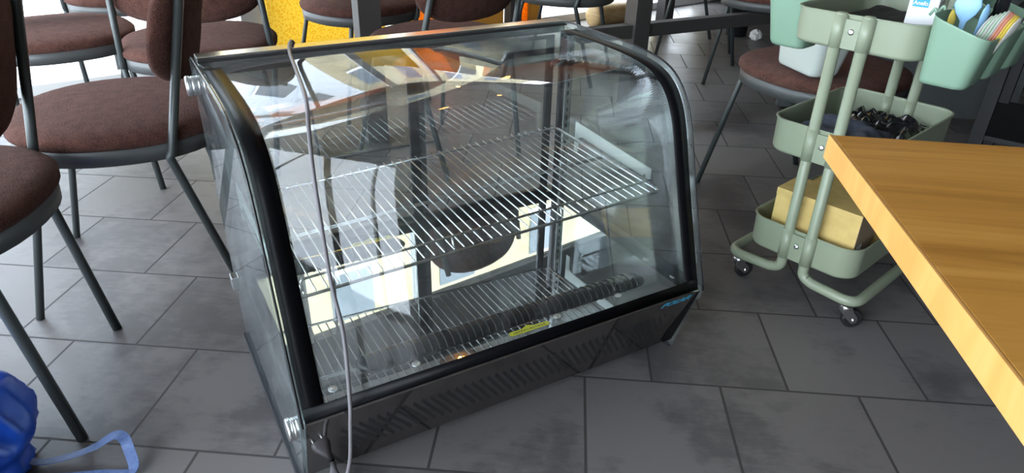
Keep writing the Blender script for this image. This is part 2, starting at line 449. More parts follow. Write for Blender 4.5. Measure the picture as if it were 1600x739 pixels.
def portal(w, h, mtx):
    l = bpy.data.lights.new('window_portal', 'AREA'); l.shape = 'RECTANGLE'; l.size = w; l.size_y = h; l.cycles.is_portal = True
    o = bpy.data.objects.new('window_portal', l); COL.objects.link(o); o.matrix_world = mtx
# portals look into the room
portal(2.0 - S0, 2.3, WM @ Matrix.Translation(((S0 + 2.0) / 2, .09, 1.2)) @ Matrix.Rotation(-PI / 2, 4, 'X'))
portal(6.2, 2.5, LWM @ Matrix.Translation((3.3, -.12, 1.28)) @ Matrix.Rotation(PI / 2, 4, 'X'))

# ------------------------------------------------------------------ display case
CY_, CX0, CY0, CW = 0.5318, 0.0136, 1.1178, 0.8924
case = empty('display_case', (CX0, CY0, 0), CY_, 'curved glass countertop display case with black borders and wire shelf, standing on the tiled floor', 'display case')
HW = CW / 2
PROF = [(0.0, .030), (-.062, .205), (-.031, .302), (.002, .399), (.030, .490), (.044, .543), (.062, .590), (.086, .625), (.118, .652), (.160, .667), (.215, .674), (.300, .676), (.400, .676), (.545, .674)]
_gp = [Vector((p[0], p[1])) for p in smooth_path([(p[0], p[1], 0) for p in PROF[1:]], 7)]
for _k in range(60):
    _gp = [_gp[0]] + [(_gp[i - 1] + _gp[i + 1]) * .25 + _gp[i] * .5 for i in range(1, len(_gp) - 1)] + [_gp[-1]]
glassprof = [(p.x, p.y) for p in _gp]
YZ = Matrix(((0, 0, 1, 0), (1, 0, 0, 0), (0, 1, 0, 0), (0, 0, 0, 1)))      # (d, h, a) -> local (a, d, h)
plate = [(0.0, .012)] + [(-.001, .030)] + glassprof + [(.562, .672), (.565, .655), (.540, .20), (.527, .012)]
for s in (-1, 1):
    z0, z1 = (-HW - .001, -HW + .007) if s < 0 else (HW - .007, HW + .001)
    pl = prism('side_glass', plate, z0, z1, 'sideglass', case, YZ)
    # dark ground edge of the plate
    edge = [(d, h) for d, h in plate]
    zc = (z0 + z1) / 2
    tube('glass_edge', [(zc, d, h) for d, h in glassprof + [(.562, .672)]], .0022, 'black', pl, 6)
    box('edge_seal', (z0 - (.007 if s < 0 else .001), .010, .001), (z1 + (.001 if s < 0 else .007), .529, .014), 'rubber', pl, .001)
    for d, h in ((.538, .622), (-.022, .176)):
        k = lathe('standoff_knob', [(.0, -.001), (.019, -.001), (.0195, .006), (.0175, .007), (.0175, .008), (.0205, .009), (.0205, .015), (.0185, .017), (0, .017)], 'chrome', pl,
                  mtx=Matrix.Translation((z0 if s < 0 else z1, d, h)) @ Matrix.Rotation(s * PI / 2, 4, 'Y'))
    box('edge_clip', ((z0 - .008) if s < 0 else z0, .530, .134), (z1 if s < 0 else z1 + .008, .560, .168), 'chrome', pl, .002)
# curved front glass with printed borders
def skin(prof, a0, a1, off, thick, material, name, parent):
    bm = bmesh.new(); n = len(prof); nr = []
    for i in range(n):
        p = Vector(prof[max(i - 1, 0)]); q = Vector(prof[min(i + 1, n - 1)]); t = (q - p).normalized(); nr.append(Vector((-t.y, t.x)))
    nr = [v if True else v for v in nr]
    outer = [Vector(p) + nr[i] * off for i, p in enumerate(prof)]; inner = [Vector(p) + nr[i] * (off - thick) for i, p in enumerate(prof)]
    loop = outer + inner[::-1]
    add_prism(bm, [(v.x, v.y) for v in loop], a0, a1, YZ)
    # split the caps so they stay planar strips
    bmesh.ops.recalc_face_normals(bm, faces=bm.faces)
    o = from_bm(name, bm, material, parent)
    for p in o.data.polygons: p.use_smooth = len(p.vertices) == 4
    return o
fg = skin(glassprof, -HW + .009, HW - .009, -.010, .005, 'glass', 'curved_front_glass', case)
bprof = [p for p in glassprof if p[0] < .50]
for s in (-1, 1):
    a0, a1 = (-HW + .009, -HW + .046) if s < 0 else (HW - .046, HW - .009)
    skin(bprof, a0, a1, -.0092, .0005, 'bezel', 'black_border', fg)
skin([(-.0620, .205), (-.0585, .216), (-.0540, .231)], -HW + .009, HW - .009, -.0088, .0008, 'bezel', 'black_border', fg)
# base body: polished slanting front panel
bp = [(0.012, .030), (-.050, .203), (-.040, .205), (.520, .205), (.515, .030)]
base = prism('base_body', bp, -HW + .008, HW - .008, 'steel', case, YZ, .001)
KD, KH = -.0555, .204
pdir = (Vector((.006, .030)) - Vector((KD, KH))).normalized()      # down the panel
pn = Vector((-abs(pdir.y), -abs(pdir.x)))                        # outward
PM = Matrix(((1, 0, 0, 0), (0, pdir.x, pn.x, KD), (0, pdir.y, pn.y, KH), (0, 0, 0, 1)))     # (a, down, out)
PL = (Vector((.006, .030)) - Vector((KD, KH))).length
fp = box('front_panel', (-HW + .009, .0, -.002), (HW - .009, PL, .002), 'panel', base, mtx=PM)
bm = bmesh.new()
k = 0; pitch = .0172; x = -.430
while x < .375:
    x0, x1, d0, d1 = x, x + .056, .052, .142
    # clip the slanting slit to the band
    def at_x(xx): return d0 + (xx - x0) / (x1 - x0) * (d1 - d0)
    a, b = max(x0, -.376), min(x1, .368)
    if b - a > .004:
        da, db = at_x(a), at_x(b); w = .0066
        pts = [(a, da - w, .0021), (b, db - w, .0021), (b, db + w, .0021), (a, da + w, .0021)]
        bm.faces.new([bm.verts.new(PM @ Vector(p)) for p in pts])
    x += pitch
bmesh.ops.recalc_face_normals(bm, faces=bm.faces)
from_bm('vent_slots', bm, 'blackmatt', fp)
bm = bmesh.new()
bm_o = [(HW - .046, .002), (HW - .009, .002), (HW - .009, PL), (HW - .036, PL), (HW - .044, PL - .018), (HW - .030, .040)]
add_prism(bm, [(HW - .009, .0), (HW - .009, PL), (HW - .034, PL), (HW - .044, PL - .012), (HW - .042, PL - .05), (HW - .014, .006), (HW - .014, .0)], .0022, .0035, PM)
bmesh.ops.recalc_face_normals(bm, faces=bm.faces); from_bm('corner_cover', bm, 'bezel', base)
lg = text_mesh('brand_lettering', 'POLAR', .021, 'logo', fp, PM @ Matrix.Translation((.374, .0135, .0024)) @ Matrix.Diagonal((1, -1, 1, 1)), shear=.45, sx=1.25)
for sx in (-.38, .38):
    for dy in (.05, .46):
        lathe('foot', [(.016, 0), (.016, .004), (.013, .006), (.013, .030)], 'rubber', base, mtx=Matrix.Translation((sx, dy, 0)))
# deck
deck = box('deck', (-HW + .016, -.040, .2052), (HW - .016, .512, .2085), 'deck', case)
box('deck_front_channel', (-HW + .012, -.046, .206), (HW - .012, -.036, .210), 'black', deck, .001)
for s in (-1, 1):
    box('side_channel', (min(s * (HW - .030), s * (HW - .009)), -.040, .206), (max(s * (HW - .030), s * (HW - .009)), .505, .222), 'black', deck, .001)
def stadium(x0, x1, y0, y1, n=10):
    r = (y1 - y0) / 2; cy_ = (y0 + y1) / 2; out = []
    for i in range(n + 1):
        t = -PI / 2 + PI * i / n; out.append((x1 - r + r * math.cos(t), cy_ + r * math.sin(t)))
    for i in range(n + 1):
        t = PI / 2 + PI * i / n; out.append((x0 + r + r * math.cos(t), cy_ + r * math.sin(t)))
    return out
def intake(x0, x1, y0, y1):
    r = (y1 - y0) / 2; yc = (y0 + y1) / 2
    bm = bmesh.new()
    # low dome with stadium footprint
    rings = []
    for j in range(6):
        t = j / 5 * PI / 2; k_ = math.cos(t) if j < 5 else .12
        rr = r * k_; rings.append([(p[0], p[1], .2086 + .014 * math.sin(t)) for p in stadium(x0 + r - rr, x1 - r + rr, yc - rr, yc + rr)])
    add_rings(bm, rings); bmesh.ops.recalc_face_normals(bm, faces=bm.faces)
    g = from_bm('air_intake_grille', bm, 'black', deck, smooth=True)
    bm = bmesh.new(); xx = x0 + r * .7
    while xx < x1 - r * .6:
        add_tube(bm, [(xx, yc + (r + .0005) * math.cos(t), .2086 + .0155 * math.sin(t)) for t in [PI * i / 10 for i in range(11)]], .0011, 6)
        xx += .0155
    bmesh.ops.recalc_face_normals(bm, faces=bm.faces); from_bm('grille_ribs', bm, 'lampmetal', g, smooth=True)
    tube('slot_rim', [(p[0], p[1], .2088) for p in stadium(x0 - .002, x1 + .002, y0 - .002, y1 + .002)], .0016, 'black', g, 6, closed=True)
intake(-.315, .350, .018, .066)
intake(-.350, -.065, .418, .462)
def sticker(x0, x1, yc, h):
    mid = (x0 + x1) / 2; w = (x1 - x0)
    o = [(x0 + .004, yc - h), (x1 - .004, yc - h), (x1, yc), (x1 - .004, yc + h), (mid + w * .16, yc + h), (mid, yc + h * 2.1), (mid - w * .16, yc + h), (x0 + .004, yc + h), (x0, yc)]
    y = prism('warning_sticker', o, .2087, .2092, 'yellow_label', deck)
    y['label'] = 'bright yellow sticker'
    bm = bmesh.new(); xx = x0 + .010
    rr = random.Random(3)
    while xx < x1 - .010:
        l = rr.uniform(.002, .006)
        add_box(bm, (xx, yc - .0016, .2093), (min(xx + l, x1 - .008), yc + .0016, .2094)); xx += l + .002
    from_bm('sticker_print', bm, 'ink', y)
sticker(-.020, .074, -.006, .0062)
sticker(-.180, -.080, .484, .0055)
for q in ((-.394, .050), (-.372, .006), (-.216, .000), (.100, .004), (.260, .008), (.415, .10), (.420, .010), (-.40, .20)):
    lathe('deck_screw', [(.0, .2086), (.0085, .2086), (.0085, .2092), (.0065, .2098), (.0055, .2092), (.0045, .2092), (.0035, .2104), (0, .2108)], 'chrome', deck, 16, Matrix.Translation((q[0], q[1], 0)))
# back: sliding doors, black stiles, rails, steel uprights
fr = box('rear_sill', (-HW + .012, .500, .2052), (HW - .012, .540, .222), 'black', case, .001)
box('top_rail', (-HW + .010, .530, .650), (HW - .010, .568, .678), 'steel', case, .0015).data.materials[0] = M['steel']
box('rail_gasket', (-HW + .010, .522, .668), (HW - .010, .530, .6712), 'blackmatt', case)
box('rear_lower_panel', (-HW + .010, .515, .030), (HW - .010, .522, .206), 'steel', case)
for x0, x1, dd, st in ((-HW + .020, .040, .524, (.008, .040)), (-.004, HW - .052, .512, (-.004, .020))):
    dr = box('sliding_door', (x0, dd, .222), (x1, dd + .004, .650), 'doorglass', case)
    box('door_stile', (st[0], dd - .003, .222), (st[1], dd + .007, .650), 'black', dr, .001)
    e0, e1 = (x0, x0 + .018) if dd > .52 else (x1 - .02, x1)
    box('door_stile', (e0, dd - .003, .222), (e1, dd + .007, .650), 'black', dr, .001)
    box('door_rail', (x0, dd - .002, .222), (x1, dd + .006, .230), 'black', dr)
    box('door_rail', (x0, dd - .002, .642), (x1, dd + .006, .650), 'black', dr)
for s in (-1, 1):
    up = box('slotted_upright', (s * .417 - .010, .470, .2086), (s * .417 + .010, .480, .655), 'steel', case, .0008)
    bm = bmesh.new(); z = .24
    while z < .63:
        add_box(bm, (s * .417 - .0022, .4694, z), (s * .417 + .0022, .4702, z + .011)); z += .022
    from_bm('upright_slots', bm, 'blackmatt', up)
    box('corner_stile', (s * .4225 - .0135, .482, .2086), (s * .4225 + .0135, .508, .660), 'black', case)
    brk = prism('shelf_bracket', [(.428, .368), (.428, .446), (.125, .429), (.125, .404), (.140, .404), (.146, .411), (.154, .403), (.395, .413), (.410, .408), (.412, .368)],
                s * .4185 - .0012, s * .4185 + .0012, 'alulight', case, YZ)
# wire shelf resting in the case
shelf = empty('wire_shelf', case.matrix_world @ Vector((0, 0, 0)), 0, 'chrome wire shelf with raised front lip, resting on brackets inside the display case', 'shelf')
shelf.location = Vector((CX0, CY0, 0)) ; shelf.rotation_euler = (0, 0, CY_)
SZ = .3965
def sz(d): return SZ + 0.02 * d
rw = .0022
tube('shelf_frame', fillet([(-.30, .470, sz(.47)), (-.402, .470, sz(.47)), (-.402, .052, sz(.05)), (.402, .052, sz(.05)), (.402, .470, sz(.47)), (-.299, .470, sz(.47))], .018), .0030, 'wireframe', shelf, 8)
bm = bmesh.new()
for i in range(40):
    x = -.392 + i * .0201
    add_tube(bm, [(x, .055, sz(.05) + .0038), (x, .478, sz(.47) + .0038)], .00165, 8)
    
bmesh.ops.recalc_face_normals(bm, faces=bm.faces); from_bm('shelf_wires', bm, 'wire', shelf, smooth=True)
for d in (.255, .262): tube('cross_wire', [(-.402, d, sz(d) - .0008), (.402, d, sz(d) - .0008)], .0020, 'wireframe', shelf, 8)
tube('front_lip', fillet([(-.372, .062, sz(.05)), (-.372, .066, sz(.05) + .026), (.392, .066, sz(.05) + .026), (.392, .062, sz(.05))], .008), .0026, 'wireframe', shelf, 8)
for x in (-.09, .15): tube('lip_support', [(x, .056, sz(.05)), (x, .066, sz(.05) + .026)], .0022, 'wire', shelf, 8)

shelf.rotation_euler = (0, -.040, CY_)          # its left end hangs a little lower

# mains cable draped over the case
def cpt(p): return case_m @ Vector(p)
case_m = Matrix.Translation((CX0, CY0, 0)) @ Matrix.Rotation(CY_, 4, 'Z')
cord_pts = [(-.19, .640, .24), (-.205, .612, .48), (-.226, .590, .645), (-.240, .566, .684), (-.262, .50, .6815), (-.290, .33, .6815), (-.315, .180, .677), (-.334, .105, .648), (-.346, .058, .585), (-.352, .008, .432), (-.350, -.026, .345), (-.361, -.062, .236), (-.368, -.074, .19), (-.377, -.080, .12), (-.386, -.070, .070), (-.392, -.052, .052)]
cord = empty('power_cord', cpt((-.377, -.08, 0)), CY_, 'grey mains cable with a plug, draped over the front of the display case', 'cable')
cinv = (Matrix.Translation(cord.location) @ Matrix.Rotation(CY_, 4, 'Z')).inverted()
tube('cable', [cinv @ cpt(p) for p in smooth_path(cord_pts, 8)], .0036, 'cord', cord, 10)
PLM = cinv @ case_m @ Matrix.Translation((-.398, -.030, .034)) @ Matrix.Rotation(math.radians(-64), 4, 'X') @ Matrix.Rotation(math.radians(12), 4, 'Y')
bm = bmesh.new()
add_rings(bm, [[(p[0] * a, p[1] * b, z) for p in superell(1, 1, 2.4, 20)] for z, a, b in ((.030, .005, .005), (.014, .0065, .006), (.010, .009, .007), (-.008, .0175, .0085), (-.018, .0175, .0085), (-.020, .016, .007))])
bmesh.ops.transform(bm, matrix=PLM, verts=bm.verts); bmesh.ops.recalc_face_normals(bm, faces=bm.faces)
pg = from_bm('plug', bm, 'cord', cord, smooth=True)
for x in (-.0095, .0095): tube('plug_pin', [PLM @ Vector((x, 0, -.018)), PLM @ Vector((x * .95, 0, -.037))], .0022, 'chrome', pg, 8)

# ------------------------------------------------------------------ chairs
def seat_rings(levels):
    return [[(p[0], p[1], z) for p in superell(.25 * k, .25 * k, 2.3, 44)] for z, k in levels]
def make_chair():
    root = empty('dining_chair')
    bm = bmesh.new(); add_rings(bm, seat_rings([(.396, .90), (.394, .99), (.436, 1.0), (.438, .93)])); bmesh.ops.recalc_face_normals(bm, faces=bm.faces)
    band = from_bm('seat_band', bm, 'rim', root, smooth=True)
    bm = bmesh.new(); add_rings(bm, seat_rings([(.428, .90), (.430, .99), (.440, 1.025), (.454, 1.03), (.465, .985), (.473, .88), (.478, .70), (.481, .45), (.482, .2)])); bmesh.ops.recalc_face_normals(bm, faces=bm.faces)
    from_bm('seat_cushion', bm, 'boucle', root, smooth=True)
    for s in (-1, 1):
        tube('leg', fillet([(s * .15, .10, .402), (s * .175, .175, .398), (s * .22, .26, 0)], .02), [.0095] * 9, 'tube', root)
        tube('leg', fillet([(s * .205, -.215, .80), (s * .236, -.125, .41), (s * .236, -.118, .40), (s * .19, -.215, 0)], .03), .0105, 'tube', root)
    # curved upholstered backrest
    bm = bmesh.new(); rings = []
    NU, NV = 22, 12
    grid_f, grid_b = {}, {}
    def bp_(u, v, th):
        # u,v in [-1,1] superellipse patch
        rx, rz = .242, .142
        x = u * rx; z = .685 + v * rz
        y = -.172 - (z - .56) * .24 + .062 * (u * u)
        return Vector((x, y + th, z))
    out = superell(1, 1, 2.9, 44)
    prof = [(0.0, .30, .028), (0, .62, .028), (0, .86, .026), (0, .96, .018), (0, 1.0, .004), (0, 1.0, -.006), (0, .96, -.018), (0, .86, -.024), (0, .62, -.026), (0, .30, -.026)]
    for _, k_, th in prof: rings.append([bp_(p[0] * k_, p[1] * k_, th) for p in out])
    add_rings(bm, rings); bmesh.ops.recalc_face_normals(bm, faces=bm.faces)
    from_bm('backrest', bm, 'boucle', root, smooth=True)
    return root
def copy_tree(o, parent=None):
    c = o.copy(); COL.objects.link(c); c.parent = parent
    for ch in list(o.children): copy_tree(ch, c)
    return c
chair0 = make_chair(); used = [False]
def chair(x, y, deg, label):
    c = chair0 if not used[0] else copy_tree(chair0)
    used[0] = True
    c.location = (x, y, 0); c.rotation_euler = (0, 0, math.radians(deg) - PI / 2)
    tag(c, label, 'chair', 'brown upholstered dining chairs')
    return c
chair(-1.0, 1.69, 199, 'brown boucle dining chair with its back nearest the left end of the glass case')
ch1 = chair(-1.155, 1.15, 187, 'brown dining chair cut off by the left picture edge, closest to the blue bag')
# its near rear leg is splayed wider
_inv = (Matrix.Translation(ch1.location) @ Matrix.Rotation(ch1.rotation_euler.z, 4, 'Z')).inverted()
_ft = _inv @ Vector((-.849, 1.004, 0))
_near = [c for c in ch1.children if c.name.startswith('leg') and max(v.co.z for v in c.data.vertices) > .7]
_near = min(_near, key=lambda c: sum((v.co - _ft).length for v in c.data.vertices if v.co.z < .02))
_sx = 1 if sum(v.co.x for v in _near.data.vertices) > 0 else -1
_bd = _inv @ Vector((-0.865, 0.951, .405))
_b = bmesh.new(); add_tube(_b, fillet([(_sx * .205, -.215, .80), tuple(_bd + Vector((0, 0, .01))), tuple(_bd), tuple(_ft)], .03), .0105, 12)
bmesh.ops.recalc_face_normals(_b, faces=_b.faces); _m = bpy.data.meshes.new('leg'); _b.to_mesh(_m); _b.free(); _m.materials.append(M['tube'])
for _p in _m.polygons: _p.use_smooth = True
_near.data = _m
chair(-1.66, 2.50, -50, 'brown dining chair whose round seat shows just right of the cut off left backrest')
chair(-1.78, 3.28, 100, 'brown dining chair farthest back by the left window')
chair(-1.106, 2.43, 109, 'brown dining chair behind the left end of the case, left of the yellow panel')
chair(-.70, 3.20, 226, 'brown dining chair standing in front of the yellow fabric panel')
chair(-.268, 2.55, 139, 'brown dining chair behind the middle of the case, seen from behind')
chair(.25, 3.75, 160, 'brown dining chair behind the right part of the case, in front of the wooden log')
chair(1.31, 3.72, 240, 'brown dining chair behind the mint cup on the left of the trolley')
ch10 = chair(1.01, 2.265, 208, 'brown dining chair behind the green trolley with a white container on its seat')
chair(1.08, 4.45, 185, 'dark brown dining chair seen past the long black table beam')

# ------------------------------------------------------------------ cafe tables: steel posts, stretchers, tops above the view
def wtable(name, x, y, deg, label, posts, top, beams=(), plates=()):
    r = empty(name, (x, y, 0), math.radians(deg), label, 'table')
    for px, py in posts:
        box('post', (px - .0425, py - .0425, 0), (px + .0425, py + .0425, .72), 'post', r, .002)
    for a, b, h0, h1, w in beams:
        d = Vector((b[0] - a[0], b[1] - a[1], 0)); ang = math.atan2(d.y, d.x)
        bm = bmesh.new(); add_box(bm, (0, -w / 2, h0), (d.length, w / 2, h1), Matrix.Translation((a[0], a[1], 0)) @ Matrix.Rotation(ang, 4, 'Z')); bmesh.ops.recalc_face_normals(bm, faces=bm.faces)
        from_bm('stretcher', bm, 'post', r, bevel=.002)
    for lo, hi in plates: box('foot_plate', (*lo, 0), (*hi, .008), 'post', r, .002)
    box('table_top', (top[0], top[1], .72), (top[2], top[3], .75), 'post', r, .003)
    return r
wtable('cafe_table', -.565, 2.655, 28, 'dark steel cafe table whose square post rises behind the middle left of the case', [(0, 0)], (-.48, -.04, .16, .66), plates=[((-.22, -.10), (.22, .10))])
wtable('cafe_table', -.03, 4.62, 30, 'dark steel cafe table with a slim post beside the orange and ochre fabric', [(0, 0)], (-.05, -.45, .45, .05))
wtable('cafe_table', .545, 3.22, 28, 'long dark steel table with a low stretcher beam behind the right end of the case', [(0, 0), (1.30, .28)], (-.05, -.55, 1.35, .05),
       beams=[((-.32, 0.0), (1.30, 0.0), .325, .385, .05)])
wtable('cafe_table', 1.02, 4.95, 30, 'dark steel cafe table with a grey lit post standing near the far windows', [(0, 0)], (-.3, -.3, .3, .15))

# ------------------------------------------------------------------ things by the window
def wthing(name, s0, s1, t0, t1, z0, z1, m_, label, cat, group=None, bevel=.002):
    o = wbox(name, s0, s1, t0, t1, z0, z1, m_, bevel); return tag(o, label, cat, group)
wthing('fabric_panel', -1.70, -1.02, .02, .06, .03, 1.75, 'yellowcloth', 'yellow bubble textured fabric panel standing by the window behind the chairs', 'fabric panel')
wthing('fabric_panel', -.83, -.52, .02, .05, .056, 1.75, 'orangecloth', 'plain orange fabric panel by the window, left of the ochre leaf print', 'fabric panel')
wthing('fabric_panel', -.515, -.16, .03, .06, .056, 1.75, 'leafcloth', 'wide ochre fabric panel with a leaf print, right of the plain orange one', 'fabric panel')
wthing('fabric_panel', -.03, .045, .02, .05, .056, 1.75, 'orangecloth', 'narrow orange fabric strip just right of the slim table post', 'fabric panel')
wthing('fabric_panel', .048, .16, .03, .06, .056, 1.75, 'leafcloth', 'narrow ochre patterned strip at the edge of the bright window', 'fabric panel')
wthing('window_blind', .19, 1.88, .02, .035, .52, 1.75, 'brownblind', 'brown cloth blind hanging in the right hand window above the log', 'blind')
lgm = Matrix.Translation(wallm(.68, .22, .075)) @ Matrix.Rotation(WY, 4, 'Z') @ Matrix.Rotation(PI / 2, 4, 'Y')
bm = bmesh.new(); add_rings(bm, [[(r * math.cos(2 * PI * k / 28), r * math.sin(2 * PI * k / 28), z) for k in range(28)] for r, z in ((.05, -.20), (.072, -.195), (.075, -.185), (.075, .185), (.072, .195), (.05, .20))])
bmesh.ops.recalc_face_normals(bm, faces=bm.faces)
lo_ = from_bm('wooden_log', bm, 'logwood', smooth=True); lo_.matrix_world = lgm
tag(lo_, 'pale wooden log lying on the floor in front of the bright window', 'log')
wthing('beige_bag', -2.02, -1.86, -.45, -.30, .12, .40, 'cream', 'beige bag standing outside the window left of the yellow panel', 'bag', bevel=.05)  # a bag beyond the glass, built as a soft-edged box

# far right: bin, crumpled paper, black bench, felt board, black trestle
bn = lathe('waste_bin', [(.060, 0), (.066, .004), (.082, .30), (.086, .30), (.086, .31), (.078, .31), (.074, .30), (.060, .01)], 'blackmatt', mtx=Matrix.Translation((1.49, 4.80, 0)))
tag(bn, 'small black round waste bin standing on the tiles beneath the table beam', 'bin')
bm = bmesh.new(); bmesh.ops.create_icosphere(bm, subdivisions=3, radius=.038)
for v in bm.verts: v.co *= 1 + .35 * (noise.noise(v.co * 60)); v.co.z = max(v.co.z, -.028)
bmesh.ops.translate(bm, vec=(0, 0, .028), verts=bm.verts)
pb = from_bm('crumpled_paper', bm, 'white'); pb.location = (1.587, 4.681, 0); tag(pb, 'small white crumpled paper ball lying on the far floor tiles', 'paper')
bench = empty('metal_bench', (2.15, 5.35, 0), math.radians(8), 'low black metal bench frame on the floor at the far back right', 'bench')
box('bench_seat', (-.62, -.22, .24), (.62, .22, .30), 'blackmatt', bench, .01)
for x in (-.55, .55):
    for y in (-.17, .17): box('leg', (x - .012, y - .012, 0), (x + .012, y + .012, .24), 'tube', bench)
box('bottom_rail', (-.55, -.18, .03), (.55, -.16, .045), 'tube', bench)
fb = empty('felt_screen', (1.66, 3.15, 0), math.radians(-8), 'grey felt covered screen standing on the floor behind the trolley', 'screen')
box('felt_board', (-.42, -.012, .02), (.62, .012, .60), 'greyboard', fb, .004)
for x in (-.38, .58): box('foot', (x - .02, -.10, 0), (x + .02, .10, .02), 'blackmatt', fb)
tr = empty('side_table', (1.68, 2.39, 0), math.radians(-40), 'black side table whose square leg shows at the right edge behind the oak table', 'table')
for x, y in ((0, 0), (.62, 0), (0, .5), (.62, .5)): box('leg', (x - .022, y - .022, 0), (x + .022, y + .022, .60), 'blackmatt', tr, .002)
box('table_top', (-.03, -.03, .60), (.65, .53, .63), 'blackmatt', tr, .003)
box('under_shelf', (-.02, -.02, .18), (.64, .52, .20), 'blackmatt', tr, .002)
sofa = empty('upholstered_bench', (2.95, 3.55, 0), math.radians(25), 'long black upholstered bench along the right side of the room', 'bench')
box('seat_base', (-.25, -.9, .03), (.35, .9, .42), 'blackmatt', sofa, .03)
box('backrest', (.35, -.9, .03), (.50, .9, .86), 'blackmatt', sofa, .04)

# ------------------------------------------------------------------ wooden table at the right
TB = Vector((.386, .808, 0)); d1 = Vector((.331 - .386, .345 - .808, 0)).normalized()
ta = math.atan2(d1.y, d1.x) + PI / 2           # local -y runs along the near edge, +x away from it
tab = empty('oak_table', TB, ta, 'golden oak table with thick edge whose corner juts in from the right, over the trolley', 'table')
box('table_top', (0.004, -1.3, .7205), (.80, 0, .75), 'oak', tab, .0015)
box('table_edge', (0, -1.3, .720), (.004, 0, .7502), 'oakedge', tab, .0008)
for x, y in ((.72, -.10), (.72, -1.2)): box('leg', (x - .03, y - .03, 0), (x + .03, y + .03, .7205), 'blackmatt', tab, .002)
box('leg_frame', (.69, -1.2, .66), (.75, -.10, .72), 'blackmatt', tab, .002)

# ------------------------------------------------------------------ trolley
TC = Vector((.898, 1.708, 0)); TYAW = math.atan2(-.737, .676)
trol = empty('utility_trolley', TC, TYAW, 'sage green three tier metal utility trolley on castors beside the oak table', 'trolley')
# local x: short side (towards the camera's right), local y: long side (away)
TM = Matrix.Translation(TC) @ Matrix.Rotation(TYAW, 4, 'Z')
HX, HY = .148, .212
def tray(z0, z1, k=1.):
    bm = bmesh.new(); t = .0016; H_ = 0
    def R(hx, hy, z, r=.05): return [(p[0], p[1], z) for p in rrect(hx, hy, r, 7)]
    e = .0015
    rings = [R(HX - e - .012, HY - e - .012, z0, .04), R(HX - e - .003, HY - e - .003, z0 + .003), R(HX - e, HY - e, z0 + .010), R(HX, HY, z1 - .004), R(HX + .003, HY + .003, z1 - .003), R(HX + .003, HY + .003, z1), R(HX - .002, HY - .002, z1),
             R(HX - .0025, HY - .0025, z1 - .006), R(HX - e - t, HY - e - t, z0 + .010), R(HX - e - .014, HY - e - .014, z0 + .004, .04)]
    add_rings(bm, rings)
    bmesh.ops.recalc_face_normals(bm, faces=bm.faces)
    o = from_bm('tray', bm, 'sage', trol, smooth=True)
    m_ = o.modifiers.new('wn', 'WEIGHTED_NORMAL')
    for s in (-1, 1):
        for x in (-.0305, .0305):
            tube('post_sleeve', [(x, s * (HY + .002), z0 + .006), (x, s * (HY + .002), z1 - .002)], .0155, 'sage', o, 14)
        box('sleeve_plate', (-.03, s * (HY + .006) - .002, z0 + .006), (.03, s * (HY + .006) + .002, z1 - .010), 'sage', o, .001)
        lathe('screw', [(.0, .003), (.004, .003), (.0068, .0015), (.0072, 0)], 'chrome', o, 14, Matrix.Translation((0, s * (HY + .008), (z0 + z1) / 2 + .004)) @ Matrix.Rotation(-s * PI / 2, 4, 'X'))
    return o
tray(.672, .752); tray(.396, .484); tray(.122, .212)
for s in (-1, 1):
    zt = .748
    pts = [(s * .0305, -HY - .002, zt), (s * .0305, -HY - .002, .098), (s * .0560, -HY - .004, .086), (s * .178, -HY - .012, .084), (s * .178, HY + .012, .084), (s * .056, HY + .004, .086), (s * .0305, HY + .002, .098), (s * .0305, HY + .002, zt)]
    fr_ = tube('frame_tube', fillet(pts, [0, .03, .02, .045, .045, .02, .03, 0], 7), .0135, 'sage', trol, 14)
    for sy in (-1, 1): lathe('tube_cap', [(.013, .744), (.0132, .751), (.011, .754), (0, .755)], 'sage', fr_, 16, Matrix.Translation((s * .0305, sy * (HY + .002), 0)))
def castor(x, y, ang):
    c = tube('castor_fork', [(x, y, .074), (x, y, .062), (x, y, .056)], [.0075, .0075, .012], 'chrome', trol, 14)
    lathe('swivel_plate', [(.013, .054), (.0155, .056), (.0155, .064), (.012, .067)], 'chrome', c, 18, Matrix.Translation((x, y, 0)))
    R = Matrix.Translation((x, y, 0)) @ Matrix.Rotation(ang, 4, 'Z')
    for s in (-1, 1):
        bm = bmesh.new()
        P = [(-.012, .058), (.013, .058), (.018, .047), (.027, .038), (.032, .028), (.029, .018), (.018, .015), (.010, .022), (.000, .031), (-.011, .045)]
        mm = R @ Matrix(((1, 0, 0, 0), (0, 0, s, 0), (0, 1, 0, 0), (0, 0, 0, 1)))
        add_prism(bm, P, .0095, .0125, mm); bmesh.ops.recalc_face_normals(bm, faces=bm.faces); from_bm('fork_arm', bm, 'chrome', c, bevel=.001)
    WMx = R @ Matrix.Translation((.021, 0, .0262)) @ Matrix.Rotation(PI / 2, 4, 'X')
    lathe('wheel', [(.0, -.0075), (.018, -.0075), (.0235, -.0085), (.0262, -.006), (.0262, .006), (.0235, .0085), (.018, .0075), (0, .0075)], 'wheel', c, 26, WMx)
    lathe('axle', [(0, -.015), (.0055, -.014), (.006, -.0125), (.006, .0125), (.0055, .014), (0, .015)], 'chrome', c, 14, WMx)
for x, y, a in ((-.155, -.205, 62), (.155, -.205, 48), (.158, .206, 60), (-.155, .206, 30)): castor(x, y, math.radians(a) + 0)
def tput(o, p, rz=0.):
    o.location = TM @ Vector(p); o.rotation_euler = (0, 0, TYAW + rz); return o
